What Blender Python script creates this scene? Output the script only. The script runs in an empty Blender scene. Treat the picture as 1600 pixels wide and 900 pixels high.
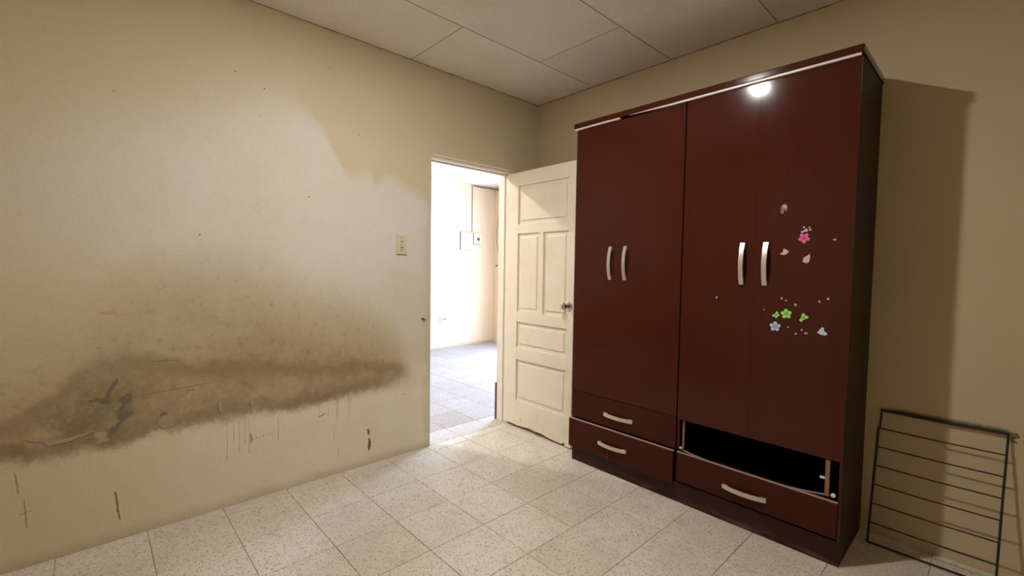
import bpy, bmesh, math, random
from mathutils import Vector, Matrix

random.seed(7)
scene = bpy.context.scene
C = scene.collection
PI = math.pi

# ------------------------------------------------------------------ camera
def look(yaw, pitch, roll):
    F = Vector((math.cos(pitch) * math.sin(yaw), math.cos(pitch) * math.cos(yaw), math.sin(pitch)))
    R = F.cross(Vector((0, 0, 1))).normalized()
    U = R.cross(F)
    c, s = math.cos(roll), math.sin(roll)
    R2, U2 = R * c + U * s, U * c - R * s
    return Matrix((R2, U2, -F)).transposed()

cam_data = bpy.data.cameras.new('camera')
cam_data.sensor_width = 36.0
cam_data.lens = 707.04 / 1600 * 36.0
cam_data.clip_start = 0.02
cam = bpy.data.objects.new('camera', cam_data)
C.objects.link(cam)
cam.matrix_world = Matrix.Translation((2.6349, -2.7199, 1.2461)) @ look(-0.8205, -0.0465, 0.0147).to_4x4()
scene.camera = cam

# ------------------------------------------------------------------ sky, daylight, exposure
SKY = 47.0
BULB = 2800.0
HALL_BULB = 2600.0
world = bpy.data.worlds.new('sky')
scene.world = world
world.use_nodes = True
bg = world.node_tree.nodes['Background']
bg.inputs[0].default_value = (0.50, 0.67, 1.0, 1)
bg.inputs[1].default_value = SKY

pl = bpy.data.lights.new('daylight_portal', 'AREA')      # Cycles portal: guides sky light through the hall's outer doorway
pl.shape = 'RECTANGLE'; pl.size = 0.95; pl.size_y = 2.05
pl.cycles.is_portal = True
po = bpy.data.objects.new('daylight_portal', pl)
C.objects.link(po)
po.location = (-1.425, 2.26, 1.025)
po.rotation_euler = (-PI / 2, 0, 0)

vs = scene.view_settings
vs.view_transform = 'Standard'
vs.look = 'None'
vs.exposure = 0.0
vs.gamma = 1.0
vs.use_curve_mapping = False

# ------------------------------------------------------------------ sizes
H = 2.5707            # room ceiling
RX, RY = 2.98, -3.42  # right wall, wall behind the camera
HX, HY0, HY1, HH = -3.10, -2.2, 2.20, 2.545   # hall
WT = 0.12             # wall thickness
DY0, DY1, DZ = -1.022, -0.272, 1.998         # doorway in the left wall

# ------------------------------------------------------------------ node helper
class NT:
    def __init__(self, name):
        m = bpy.data.materials.new(name); m.use_nodes = True
        self.m = m; self.t = m.node_tree; self.n = self.t.nodes
        self.b = self.n['Principled BSDF']
    def add(self, typ, **kw):
        n = self.n.new(typ)
        for k, v in kw.items(): setattr(n, k, v)
        return n
    def set(self, sock, v):
        if hasattr(v, 'is_linked') or isinstance(v, bpy.types.NodeSocket): self.t.links.new(v, sock)
        else: sock.default_value = v
    def math(self, op, a, b=0.0, c=0.0, clamp=False):
        n = self.add('ShaderNodeMath', operation=op, use_clamp=clamp)
        self.set(n.inputs[0], a); self.set(n.inputs[1], b); self.set(n.inputs[2], c)
        return n.outputs[0]
    def step(self, v, lo, hi, a=0.0, b=1.0):
        n = self.add('ShaderNodeMapRange', interpolation_type='SMOOTHSTEP')
        self.set(n.inputs[0], v); self.set(n.inputs[1], lo); self.set(n.inputs[2], hi)
        n.inputs[3].default_value = a; n.inputs[4].default_value = b
        return n.outputs[0]
    def mix(self, f, a, b, mode='MIX'):
        n = self.add('ShaderNodeMix', data_type='RGBA', blend_type=mode)
        self.set(n.inputs[0], f)
        for s, v in ((n.inputs[6], a), (n.inputs[7], b)):
            if isinstance(v, tuple) and len(v) == 3: v = v + (1,)
            self.set(s, v)
        return n.outputs[2]
    def obj(self):
        return self.add('ShaderNodeTexCoord').outputs['Object']
    def xyz(self, v):
        n = self.add('ShaderNodeSeparateXYZ'); self.set(n.inputs[0], v); return n.outputs
    def scale(self, v, s):
        n = self.add('ShaderNodeVectorMath', operation='MULTIPLY'); self.set(n.inputs[0], v); n.inputs[1].default_value = s
        return n.outputs[0]
    def noise(self, v, s, detail=4.0, rough=0.55, dist=0.0):
        n = self.add('ShaderNodeTexNoise'); self.set(n.inputs['Vector'], v)
        n.inputs['Scale'].default_value = s; n.inputs['Detail'].default_value = detail
        n.inputs['Roughness'].default_value = rough; n.inputs['Distortion'].default_value = dist
        return n.outputs[0]
    def voro(self, v, s, feature='F1'):
        n = self.add('ShaderNodeTexVoronoi', feature=feature); self.set(n.inputs['Vector'], v); n.inputs['Scale'].default_value = s
        return n.outputs
    def curve(self, v, pts, lo, hi):
        """piecewise curve: pts is a list of (input 0..1, output 0..1)"""
        n = self.add('ShaderNodeFloatCurve')
        cu = n.mapping.curves[0]
        while len(cu.points) > 2: cu.points.remove(cu.points[1])
        cu.points[0].location = pts[0]; cu.points[1].location = pts[-1]
        for p in pts[1:-1]: cu.points.new(*p)
        n.mapping.update()
        mr = self.add('ShaderNodeMapRange'); self.set(mr.inputs[0], v)
        mr.inputs[1].default_value = lo; mr.inputs[2].default_value = hi
        self.set(n.inputs[1], mr.outputs[0])
        return n.outputs[0]
    def bump(self, h, strength, dist=0.002):
        n = self.add('ShaderNodeBump'); n.inputs['Strength'].default_value = strength; n.inputs['Distance'].default_value = dist
        self.set(n.inputs['Height'], h); self.t.links.new(n.outputs[0], self.b.inputs['Normal'])
    def out(self, col, rough=0.7, metal=0.0, spec=0.5):
        if isinstance(col, tuple) and len(col) == 3: col = col + (1,)
        self.set(self.b.inputs['Base Color'], col)
        self.set(self.b.inputs['Roughness'], rough)
        self.b.inputs['Metallic'].default_value = metal
        self.b.inputs['Specular IOR Level'].default_value = spec
        return self.m

def plain(name, col, rough=0.6, metal=0.0, spec=0.5, var=0.12, scale=30.0):
    t = NT(name); o = t.obj(); n = t.noise(o, scale)
    dark = tuple(c * (1 - var) for c in col); lite = tuple(min(1, c * (1 + var)) for c in col)
    return t.out(t.mix(n, dark, lite), rough, metal, spec)

# ------------------------------------------------------------------ materials
CREAM = (0.66, 0.57, 0.385)
def wall_left_material():
    t = NT('stained_cream_paint')
    o = t.obj(); x, y, z = t.xyz(o)
    n_big = t.noise(o, 1.6, 5, 0.6)
    n_mid = t.noise(o, 7.0, 6, 0.65)
    n_fine = t.noise(o, 60.0, 4, 0.7)
    n_grit = t.noise(o, 260.0, 2, 0.6)
    n_mot = t.noise(o, 22.0, 6, 0.75)
    jag0 = t.math('ADD', t.math('MULTIPLY', t.math('SUBTRACT', n_mid, 0.5), 0.30), t.math('MULTIPLY', t.math('SUBTRACT', n_fine, 0.5), 0.05))
    jag = t.math('ADD', jag0, t.math('MULTIPLY', t.math('SUBTRACT', n_mot, 0.5), 0.16))
    zj = t.math('ADD', z, jag)
    # paler worn area in the middle of the wall; the old yellow coat stays above it, one tongue hanging down
    lo, hi = -3.4, 0.0
    def U(v): return (v - lo) / (hi - lo)
    def zc(pts): return t.curve(y, [(U(a), b / 3.0) for a, b in pts], lo, hi)
    top = t.math('MULTIPLY', zc([(-3.4, 1.55), (-3.0, 1.72), (-2.6, 1.88), (-2.2, 2.02), (-1.9, 2.10), (-1.76, 2.02), (-1.66, 1.86), (-1.58, 1.77), (-1.46, 1.80), (-1.42, 1.74), (-1.35, 1.80), (-1.25, 1.76), (-1.1, 1.7), (-0.9, 1.6), (0.0, 1.5)]), 3.0)
    bot = t.math('MULTIPLY', zc([(-3.4, 1.25), (-2.6, 1.28), (-2.2, 1.22), (-1.9, 1.12), (-1.5, 1.0), (-1.1, 0.70), (0, 0.6)]), 3.0)
    jag2 = t.math('ADD', z, t.math('MULTIPLY', t.math('SUBTRACT', n_mid, 0.5), 0.10))
    soft = t.step(y, -2.05, -1.75, 0.22, 0.045)
    pale = t.math('MULTIPLY', t.step(jag2, t.math('SUBTRACT', top, soft), t.math('ADD', top, soft), 1, 0),
                  t.step(zj, t.math('SUBTRACT', bot, 0.22), t.math('ADD', bot, 0.12)))
    pale = t.math('MULTIPLY', pale, t.step(y, -3.3, -2.3, 0.35, 1.0))
    low_bounce = t.math('MULTIPLY', t.step(zj, 0.75, 0.45), t.step(y, -2.9, -2.0))  # lower wall paint lightened to stand in for light bounced off the floor
    col = t.mix(low_bounce, CREAM, (0.84, 0.765, 0.62))
    col = t.mix(pale, col, (0.73, 0.69, 0.625))
    col = t.mix(t.math('MULTIPLY', t.step(n_big, 0.35, 0.7), 0.25), col, (0.58, 0.48, 0.31))
    # olive-grey soiling above the damp band
    up2 = t.math('MULTIPLY', zc([(-3.4, 0.95), (-2.9, 1.05), (-2.5, 1.30), (-2.2, 1.36), (-1.9, 1.24), (-1.6, 1.12), (-1.3, 0.92), (-1.15, 0.6), (0, 0.3)]), 3.0)
    soil = t.math('MULTIPLY', t.step(zj, t.math('SUBTRACT', up2, 0.40), t.math('ADD', up2, 0.08), 1, 0), t.step(z, 0.40, 0.52))
    soil = t.math('MULTIPLY', soil, t.step(n_mid, 0.28, 0.62, 0.35, 0.75))
    soil = t.math('MULTIPLY', soil, t.step(t.math('ADD', y, t.math('MULTIPLY', jag, 0.8)), -1.22, -1.05, 1, 0))
    col = t.mix(soil, col, (0.42, 0.345, 0.215))
    # the brown damp band itself
    low = t.math('MULTIPLY', zc([(-3.4, 0.46), (-3.0, 0.45), (-2.81, 0.42), (-2.65, 0.435), (-2.4, 0.45), (-2.1, 0.455), (-1.9, 0.44), (-1.7, 0.45), (-1.5, 0.475), (-1.3, 0.50), (-1.15, 0.55), (0, 0.6)]), 3.0)
    upp = t.math('MULTIPLY', zc([(-3.4, 0.70), (-3.0, 0.74), (-2.81, 0.80), (-2.65, 0.88), (-2.4, 0.88), (-2.2, 0.93), (-2.05, 0.98), (-1.9, 0.93), (-1.7, 0.84), (-1.5, 0.80), (-1.3, 0.72), (-1.15, 0.62), (0, 0.3)]), 3.0)
    zl = t.math('ADD', z, t.math('MULTIPLY', jag, 0.45))
    lowm = t.step(zl, t.math('SUBTRACT', low, 0.035), t.math('ADD', low, 0.045))
    upm = t.step(zj, t.math('SUBTRACT', upp, 0.24), t.math('ADD', upp, 0.05), 1, 0)
    band = t.math('MULTIPLY', lowm, upm)
    band = t.math('MULTIPLY', band, t.step(t.math('ADD', y, t.math('MULTIPLY', jag, 0.9)), -1.34, -1.12, 1, 0))
    band = t.math('MULTIPLY', band, t.step(n_mid, 0.25, 0.65, 0.62, 1.0))
    brown = t.mix(t.step(y, -2.75, -2.35), (0.235, 0.175, 0.085), (0.39, 0.275, 0.155))
    brown = t.mix(t.step(t.noise(o, 3.2, 5, 0.6, 0.4), 0.42, 0.60), brown, (0.46, 0.335, 0.195))
    col = t.mix(band, col, brown)
    col = t.mix(t.math('MULTIPLY', t.math('MAXIMUM', band, soil), t.step(n_mot, 0.48, 0.68, 0, 0.55)), col, (0.50, 0.40, 0.25))
    col = t.mix(t.math('MULTIPLY', t.math('MAXIMUM', band, soil), t.step(n_mot, 0.48, 0.30, 0, 0.60)), col, (0.20, 0.145, 0.075))
    # darker rims of the dried damp: one along the lower edge, one in the middle of the band
    rim = t.math('MULTIPLY', t.step(zl, t.math('SUBTRACT', low, 0.02), t.math('ADD', low, 0.03)), t.step(zl, t.math('ADD', low, 0.03), t.math('ADD', low, 0.11), 1, 0))
    rim = t.math('MULTIPLY', rim, t.step(y, -1.5, -1.3, 1, 0))
    mid = t.math('MULTIPLY', zc([(-3.4, 0.5), (-2.9, 0.62), (-2.7, 0.78), (-2.5, 0.76), (-2.3, 0.72), (-2.1, 0.70), (-1.9, 0.66), (-1.6, 0.63), (-1.4, 0.60), (-1.2, 0.56), (0, 0.5)]), 3.0)
    rim2 = t.step(t.math('ABSOLUTE', t.math('SUBTRACT', zl, mid)), 0.0, 0.075, 1, 0)
    rim2 = t.math('MULTIPLY', rim2, t.step(y, -1.25, -1.15, 1, 0))
    rims = t.math('MULTIPLY', t.math('MAXIMUM', t.math('MULTIPLY', rim, 0.55), t.math('MULTIPLY', rim2, 0.6)), t.step(n_big, 0.3, 0.55, 0.4, 1.0))
    col = t.mix(rims, col, (0.225, 0.155, 0.075))
    # drips running down below the band
    dv = t.noise(t.scale(o, (1, 26.0, 0.9)), 1.6, 3, 0.6)
    drip = t.math('MULTIPLY', t.step(dv, 0.60, 0.70), t.math('MULTIPLY', t.step(z, 0.22, 0.46), t.step(z, 0.50, 0.44)))
    drip = t.math('MULTIPLY', drip, t.math('MULTIPLY', t.step(y, -2.3, -2.15), t.step(y, -1.45, -1.6)))
    col = t.mix(t.math('MULTIPLY', drip, 0.5), col, (0.30, 0.235, 0.14))
    # grime: foot-of-wall dirt, scattered specks, hand marks round the doorway edge
    foot = t.math('MULTIPLY', t.step(t.math('ADD', z, t.math('MULTIPLY', jag, 0.25)), 0.0, 0.07, 1, 0), 0.35)
    col = t.mix(foot, col, (0.34, 0.27, 0.17))
    sp = t.voro(o, 9.0)[0]
    spk = t.math('MULTIPLY', t.step(sp, 0.012, 0.030, 1, 0), t.step(n_mid, 0.50, 0.56))
    col = t.mix(t.math('MULTIPLY', spk, 0.75), col, (0.16, 0.11, 0.07))
    hand = t.math('MULTIPLY', t.step(t.math('ADD', y, t.math('MULTIPLY', jag, 0.3)), -1.10, -1.03), t.math('MULTIPLY', t.math('MULTIPLY', t.step(y, -1.0, -1.02), t.step(z, 1.6, 1.95, 1, 0)), 0.30))
    col = t.mix(hand, col, (0.45, 0.40, 0.26))
    col = t.mix(t.math('MULTIPLY', t.step(n_grit, 0.40, 0.68), 0.16), col, (0.30, 0.24, 0.15))
    col = t.mix(t.math('MULTIPLY', t.step(n_mot, 0.50, 0.72), 0.14), col, (0.42, 0.34, 0.22))
    t.bump(t.math('ADD', t.math('MULTIPLY', n_fine, 0.7), t.math('MULTIPLY', t.math('ADD', n_mid, t.math('MULTIPLY', band, t.math('ADD', n_fine, n_mot))), 1.3)), 0.45, 0.004)
    return t.out(col, 0.62, 0, 0.35)

def wall_material(name, base, dirt, amt=0.25):
    t = NT(name); o = t.obj()
    n1 = t.noise(o, 1.3, 5, 0.6); n2 = t.noise(o, 55, 4, 0.7); n3 = t.noise(o, 260, 2)
    col = t.mix(t.math('MULTIPLY', t.step(n1, 0.38, 0.68), amt), base, dirt)
    col = t.mix(t.math('MULTIPLY', t.step(n3, 0.4, 0.68), 0.12), col, tuple(c * 0.5 for c in base))
    t.bump(t.math('ADD', n2, t.math('MULTIPLY', t.noise(o, 6), 1.5)), 0.3, 0.004)
    return t.out(col, 0.62, 0, 0.35)

def wall_back_material():
    t = NT('cream_wall_paint'); o = t.obj(); x, y, z = t.xyz(o)
    base, dirt = (0.56, 0.455, 0.295), (0.49, 0.385, 0.24)
    n1 = t.noise(o, 1.3, 5, 0.6); n2 = t.noise(o, 55, 4, 0.7); n3 = t.noise(o, 260, 2)
    col = t.mix(t.math('MULTIPLY', t.step(n1, 0.38, 0.68), 0.25), base, dirt)
    col = t.mix(t.math('MULTIPLY', t.step(n3, 0.4, 0.68), 0.12), col, tuple(c * 0.5 for c in base))
    # dark blurred band at the height of the rack's top bar
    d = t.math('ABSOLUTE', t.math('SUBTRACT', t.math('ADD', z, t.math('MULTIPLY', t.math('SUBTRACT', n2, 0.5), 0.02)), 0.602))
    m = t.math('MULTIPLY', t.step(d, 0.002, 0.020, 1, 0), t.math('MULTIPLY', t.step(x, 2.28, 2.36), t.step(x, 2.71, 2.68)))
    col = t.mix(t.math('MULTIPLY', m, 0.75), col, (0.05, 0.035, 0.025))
    t.bump(t.math('ADD', n2, t.math('MULTIPLY', t.noise(o, 6), 1.5)), 0.3, 0.004)
    return t.out(col, 0.62, 0, 0.35)

def terrazzo(name, base, tint, gloss=(0.34, 0.60)):
    t = NT(name)
    rnd = t.add('ShaderNodeObjectInfo').outputs['Random']
    cv = t.add('ShaderNodeCombineXYZ'); t.set(cv.inputs[0], t.math('MULTIPLY', rnd, 37.0)); t.set(cv.inputs[1], t.math('MULTIPLY', rnd, 91.0))
    va = t.add('ShaderNodeVectorMath', operation='ADD'); t.set(va.inputs[0], t.obj()); t.set(va.inputs[1], cv.outputs[0])
    o = va.outputs[0]
    geo = t.add('ShaderNodeNewGeometry').outputs['Position']
    big = t.noise(geo, 1.4, 5, 0.6); midn = t.noise(geo, 6.0, 5, 0.65)
    wob = t.add('ShaderNodeVectorMath', operation='ADD'); t.set(wob.inputs[0], o)
    nn = t.add('ShaderNodeTexNoise'); t.set(nn.inputs['Vector'], o); nn.inputs['Scale'].default_value = 40
    sc = t.scale(nn.outputs[1], (0.014, 0.014, 0.0)); t.set(wob.inputs[1], sc)
    v1 = t.voro(wob.outputs[0], 80.0); v2 = t.voro(wob.outputs[0], 150.0)
    c1 = t.xyz(v1[1])[0]; c2 = t.xyz(v2[1])[0]
    chips1 = t.math('MULTIPLY', t.step(v1[0], 0.30, 0.42, 1, 0), t.step(c1, 0.44, 0.48))
    chips2 = t.math('MULTIPLY', t.step(v2[0], 0.30, 0.45, 1, 0), t.step(c2, 0.38, 0.43))
    pale = t.math('MULTIPLY', t.step(v1[0], 0.35, 0.45, 1, 0), t.step(c1, 0.30, 0.26))
    col = t.mix(rnd, base, tint)
    col = t.mix(t.math('MULTIPLY', pale, 0.35), col, (0.76, 0.70, 0.60))
    col = t.mix(t.math('MULTIPLY', chips1, 0.56), col, (0.24, 0.175, 0.115))
    col = t.mix(t.math('MULTIPLY', chips2, 0.50), col, (0.29, 0.22, 0.15))
    col = t.mix(t.math('MULTIPLY', t.step(big, 0.42, 0.66), 0.30), col, (0.40, 0.33, 0.235))
    col = t.mix(t.math('MULTIPLY', t.step(midn, 0.52, 0.72), 0.22), col, (0.30, 0.245, 0.18))
    t.bump(t.noise(o, 90, 3), 0.10, 0.002)
    return t.out(col, t.step(midn, 0.3, 0.75, gloss[0], gloss[1]), 0, 0.4)

def ceiling_board():
    t = NT('stippled_ceiling_board')
    rnd = t.add('ShaderNodeObjectInfo').outputs['Random']
    o = t.obj()
    a = t.noise(o, 70, 4, 0.7); b = t.noise(o, 190, 3, 0.7); c = t.noise(o, 2.0, 4)
    col = t.mix(rnd, (0.90, 0.86, 0.80), (0.87, 0.825, 0.76))
    col = t.mix(t.math('MULTIPLY', t.step(a, 0.48, 0.66), 0.14), col, (0.44, 0.38, 0.31))
    col = t.mix(t.math('MULTIPLY', t.step(b, 0.5, 0.66), 0.22), col, (0.42, 0.36, 0.30))
    col = t.mix(t.math('MULTIPLY', t.step(c, 0.45, 0.7), 0.15), col, (0.50, 0.42, 0.32))
    t.bump(t.math('ADD', a, b), 0.55, 0.003)
    return t.out(col, 0.85, 0, 0.2)

def wardrobe_wood(name, col, rough=0.22, vertical=True, spec=0.5):
    t = NT(name); o = t.obj()
    g = t.noise(t.scale(o, (60, 60, 1.6) if vertical else (1.6, 60, 60)), 1.0, 5, 0.65)
    g2 = t.noise(t.scale(o, (240, 240, 5) if vertical else (5, 240, 240)), 1.0, 3, 0.6)
    n = t.noise(o, 2.5, 4)
    c = t.mix(t.step(g, 0.35, 0.7), tuple(v * 0.95 for v in col), tuple(v * 1.06 for v in col))
    c = t.mix(t.math('MULTIPLY', t.step(g2, 0.5, 0.75), 0.12), c, tuple(v * 0.6 for v in col))
    r = t.math('ADD', t.math('MULTIPLY', n, 0.10), rough - 0.05)
    t.bump(t.noise(o, 14, 4), 0.05, 0.003)
    return t.out(c, r, 0, spec)

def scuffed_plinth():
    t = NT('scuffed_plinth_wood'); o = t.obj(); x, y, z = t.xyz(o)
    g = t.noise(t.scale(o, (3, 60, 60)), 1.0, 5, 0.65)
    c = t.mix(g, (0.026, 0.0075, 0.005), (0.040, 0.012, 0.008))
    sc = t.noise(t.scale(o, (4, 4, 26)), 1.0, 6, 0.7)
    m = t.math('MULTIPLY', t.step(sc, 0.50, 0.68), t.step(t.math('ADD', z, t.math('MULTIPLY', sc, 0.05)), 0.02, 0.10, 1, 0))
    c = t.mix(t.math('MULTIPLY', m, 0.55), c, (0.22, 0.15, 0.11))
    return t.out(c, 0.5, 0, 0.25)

def door_paint():
    t = NT('worn_cream_door_paint'); o = t.obj(); x, y, z = t.xyz(o)
    n = t.noise(o, 5, 6, 0.7); f = t.noise(o, 70, 3)
    c = t.mix(t.math('MULTIPLY', t.step(n, 0.40, 0.72), 0.35), (0.78, 0.70, 0.55), (0.62, 0.52, 0.36))
    sm = t.noise(t.scale(o, (9, 9, 4)), 1.0, 6, 0.75)
    dirt = t.math('MULTIPLY', t.step(sm, 0.60, 0.72), 0.35)
    c = t.mix(dirt, c, (0.42, 0.33, 0.22))
    sp = t.math('MULTIPLY', t.step(t.voro(o, 22)[0], 0.02, 0.05, 1, 0), t.step(n, 0.5, 0.58))
    c = t.mix(t.math('MULTIPLY', sp, 0.6), c, (0.28, 0.2, 0.12))
    t.bump(t.math('ADD', f, t.math('MULTIPLY', n, 2)), 0.15, 0.002)
    return t.out(c, 0.42, 0, 0.45)

M = {}
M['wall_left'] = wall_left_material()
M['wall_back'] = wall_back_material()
M['wall_hall'] = wall_material('hall_peach_paint', (0.74, 0.56, 0.38), (0.71, 0.57, 0.42), 0.3)
M['tile'] = terrazzo('terrazzo_tile', (0.655, 0.595, 0.505), (0.72, 0.66, 0.57))
M['tile_hall'] = terrazzo('hall_terrazzo_tile', (0.33, 0.31, 0.31), (0.37, 0.35, 0.35), (0.7, 0.85))  # same terrazzo as the room, darkened to offset the hall's strong daylight
M['tile_sill'] = terrazzo('doorway_terrazzo_tile', (0.50, 0.47, 0.445), (0.54, 0.51, 0.485), (0.6, 0.75))  # in-between tone, easing the step to the darkened hall copy
M['grout'] = plain('dirty_grout', (0.16, 0.125, 0.09), 0.9)
M['board'] = ceiling_board()
M['joint'] = plain('grey_joint_tape', (0.50, 0.46, 0.40), 0.9, scale=15)
M['wood'] = wardrobe_wood('mahogany_laminate', (0.060, 0.0118, 0.0064), 0.10, spec=0.22)
M['wood_side'] = wardrobe_wood('dull_brown_laminate', (0.034, 0.018, 0.009), 0.55, spec=0.2)
M['wood_drawer'] = wardrobe_wood('mahogany_laminate_crosswise', (0.054, 0.0110, 0.0060), 0.20, False, 0.14)
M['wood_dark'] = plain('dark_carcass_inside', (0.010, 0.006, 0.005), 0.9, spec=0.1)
M['plinth'] = scuffed_plinth()
M['edge'] = plain('worn_pale_edge_band', (0.56, 0.47, 0.41), 0.5, var=0.2, scale=60)
M['drawer_edge'] = plain('rubbed_drawer_edge', (0.42, 0.27, 0.20), 0.5, var=0.3, scale=60)
M['scratch'] = plain('pale_scratch', (0.16, 0.085, 0.06), 0.6)
M['strip'] = plain('pale_trim_strip', (0.70, 0.62, 0.58), 0.35, var=0.06)
M['chip'] = plain('raw_chipboard_edge', (0.27, 0.13, 0.06), 0.8, var=0.45, scale=90)
M['sheet'] = plain('grey_hardboard', (0.30, 0.26, 0.25), 0.5)
M['plastic'] = plain('white_plastic', (0.72, 0.70, 0.66), 0.4)
M['handle'] = plain('satin_nickel', (0.66, 0.62, 0.56), 0.36, 0.75, var=0.10, scale=120)
M['chrome'] = plain('tarnished_chrome', (0.62, 0.58, 0.50), 0.16, 1.0, var=0.25, scale=40)
M['keyhole'] = plain('dark_keyway', (0.03, 0.025, 0.02), 0.5)
M['door'] = door_paint()
M['frame'] = plain('cream_frame_paint', (0.78, 0.71, 0.58), 0.45, var=0.08, scale=12)
M['rotten'] = plain('dark_stained_wood', (0.07, 0.035, 0.028), 0.7, var=0.3)
M['rack'] = plain('rusty_black_wire', (0.030, 0.021, 0.014), 0.75, 0.2, var=0.5, scale=120)
M['switch'] = plain('yellowed_plastic', (0.66, 0.60, 0.41), 0.4, var=0.08, scale=60)
M['toggle'] = plain('yellowed_toggle', (0.55, 0.49, 0.32), 0.35)
M['gap'] = plain('dark_gap', (0.06, 0.05, 0.035), 0.8)
M['box'] = plain('painted_metal_box', (0.70, 0.54, 0.38), 0.45, var=0.05)
M['meter'] = plain('cream_plastic', (0.72, 0.60, 0.46), 0.45)
M['grey'] = plain('grey_plastic_seam', (0.26, 0.21, 0.17), 0.7)
M['cable'] = plain('dark_cable', (0.17, 0.10, 0.06), 0.6)
M['lilac'] = plain('lilac_sticker', (0.19, 0.13, 0.21), 0.5)
M['lilac_light'] = plain('pale_lilac_print', (0.50, 0.42, 0.52), 0.5)
M['pink'] = plain('pink_sticker', (0.80, 0.12, 0.36), 0.45)
M['pink_dark'] = plain('deep_pink_print', (0.52, 0.045, 0.20), 0.45)
M['green'] = plain('green_sticker', (0.36, 0.72, 0.16), 0.45)
M['green_dark'] = plain('mid_green_print', (0.12, 0.50, 0.10), 0.45)
M['blue'] = plain('pale_blue_sticker', (0.55, 0.66, 0.78), 0.45)
M['blue_dark'] = plain('sky_blue_print', (0.22, 0.42, 0.68), 0.45)
M['paper'] = plain('torn_paper_residue', (0.55, 0.46, 0.42), 0.7, var=0.3, scale=120)
M['flake'] = plain('lifted_paint_flake', (0.37, 0.295, 0.195), 0.6, var=0.3, scale=40)
M['plaster'] = plain('bare_grey_render', (0.19, 0.15, 0.10), 0.9, var=0.3, scale=60)
M['greenmark'] = plain('green_crayon', (0.17, 0.21, 0.095), 0.7)
M['rust'] = plain('rust_brown_mark', (0.16, 0.095, 0.04), 0.8, var=0.45, scale=120)
M['pencil'] = plain('pencil_grey_mark', (0.37, 0.295, 0.19), 0.8, var=0.35, scale=60)
M['drip'] = plain('dried_brown_drip', (0.50, 0.41, 0.28), 0.8, var=0.3, scale=60)
M['redmark'] = plain('faded_red_mark', (0.52, 0.35, 0.23), 0.8, var=0.2, scale=90)
tb = NT('lit_led_diffuser'); tb.out((0.9, 0.9, 0.9)); tb.b.inputs['Emission Color'].default_value = (1.0, 0.965, 0.91, 1); tb.b.inputs['Emission Strength'].default_value = BULB; M['led'] = tb.m
tb = NT('lit_hall_led_diffuser'); tb.out((0.9, 0.9, 0.9)); tb.b.inputs['Emission Color'].default_value = (1.0, 0.97, 0.93, 1); tb.b.inputs['Emission Strength'].default_value = HALL_BULB; M['led_hall'] = tb.m

# ------------------------------------------------------------------ object helpers
def link(name, bm, mat, parent=None, loc=None, smooth=False, kind=None):
    me = bpy.data.meshes.new(name)
    bmesh.ops.recalc_face_normals(bm, faces=bm.faces)
    bm.to_mesh(me); bm.free()
    if mat: me.materials.append(M[mat] if isinstance(mat, str) else mat)
    if smooth:
        for p in me.polygons: p.use_smooth = True
    o = bpy.data.objects.new(name, me); C.objects.link(o)
    if parent is not None: o.parent = parent
    if loc is not None: o.location = loc
    if kind: o['kind'] = kind
    return o
def tag(o, label, cat=None, kind=None, group=None):
    o['label'] = label
    if cat: o['category'] = cat
    if kind: o['kind'] = kind
    if group: o['group'] = group
    return o
def empty(name, loc=(0, 0, 0)):
    o = bpy.data.objects.new(name, None); C.objects.link(o); o.location = loc; o.empty_display_size = 0.1
    return o
def box(bm, x0, x1, y0, y1, z0, z1, bev=0.0):
    vs = [bm.verts.new((x, y, z)) for x in (x0, x1) for y in (y0, y1) for z in (z0, z1)]
    fs = [(0, 1, 3, 2), (4, 6, 7, 5), (0, 4, 5, 1), (2, 3, 7, 6), (0, 2, 6, 4), (1, 5, 7, 3)]
    faces = [bm.faces.new([vs[i] for i in f]) for f in fs]
    if bev > 0:
        es = list({e for f in faces for e in f.edges})
        bmesh.ops.bevel(bm, geom=es, offset=bev, segments=2, profile=0.6, affect='EDGES')
def B(*a, bev=0.0):
    bm = bmesh.new(); box(bm, *a, bev=bev); return bm
def tube(bm, pts, r, seg=8, cap=True):
    pts = [Vector(p) for p in pts]; rings = []
    for i, p in enumerate(pts):
        d = (pts[min(i + 1, len(pts) - 1)] - pts[max(i - 1, 0)]).normalized()
        a = d.cross(Vector((0, 0, 1)) if abs(d.z) < 0.95 else Vector((1, 0, 0))).normalized(); b = d.cross(a)
        rr = r[i] if isinstance(r, (list, tuple)) else r
        rings.append([bm.verts.new(p + (a * math.cos(2 * PI * k / seg) + b * math.sin(2 * PI * k / seg)) * rr) for k in range(seg)])
    for u, v in zip(rings, rings[1:]):
        for k in range(seg): bm.faces.new((u[k], u[(k + 1) % seg], v[(k + 1) % seg], v[k]))
    if cap: bm.faces.new(rings[0][::-1]); bm.faces.new(rings[-1])
def lathe(bm, prof, origin, axis='z', seg=24):
    """prof: list of (radius, along)"""
    rings = []
    for r, h in prof:
        ring = []
        for k in range(seg):
            a = 2 * PI * k / seg; u, v = r * math.cos(a), r * math.sin(a)
            p = {'z': (u, v, h), 'y': (u, h, v), 'x': (h, u, v)}[axis]
            ring.append(bm.verts.new(Vector(origin) + Vector(p)))
        rings.append(ring)
    for u, v in zip(rings, rings[1:]):
        for k in range(seg): bm.faces.new((u[k], u[(k + 1) % seg], v[(k + 1) % seg], v[k]))
    bm.faces.new(rings[0][::-1]); bm.faces.new(rings[-1])
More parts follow.
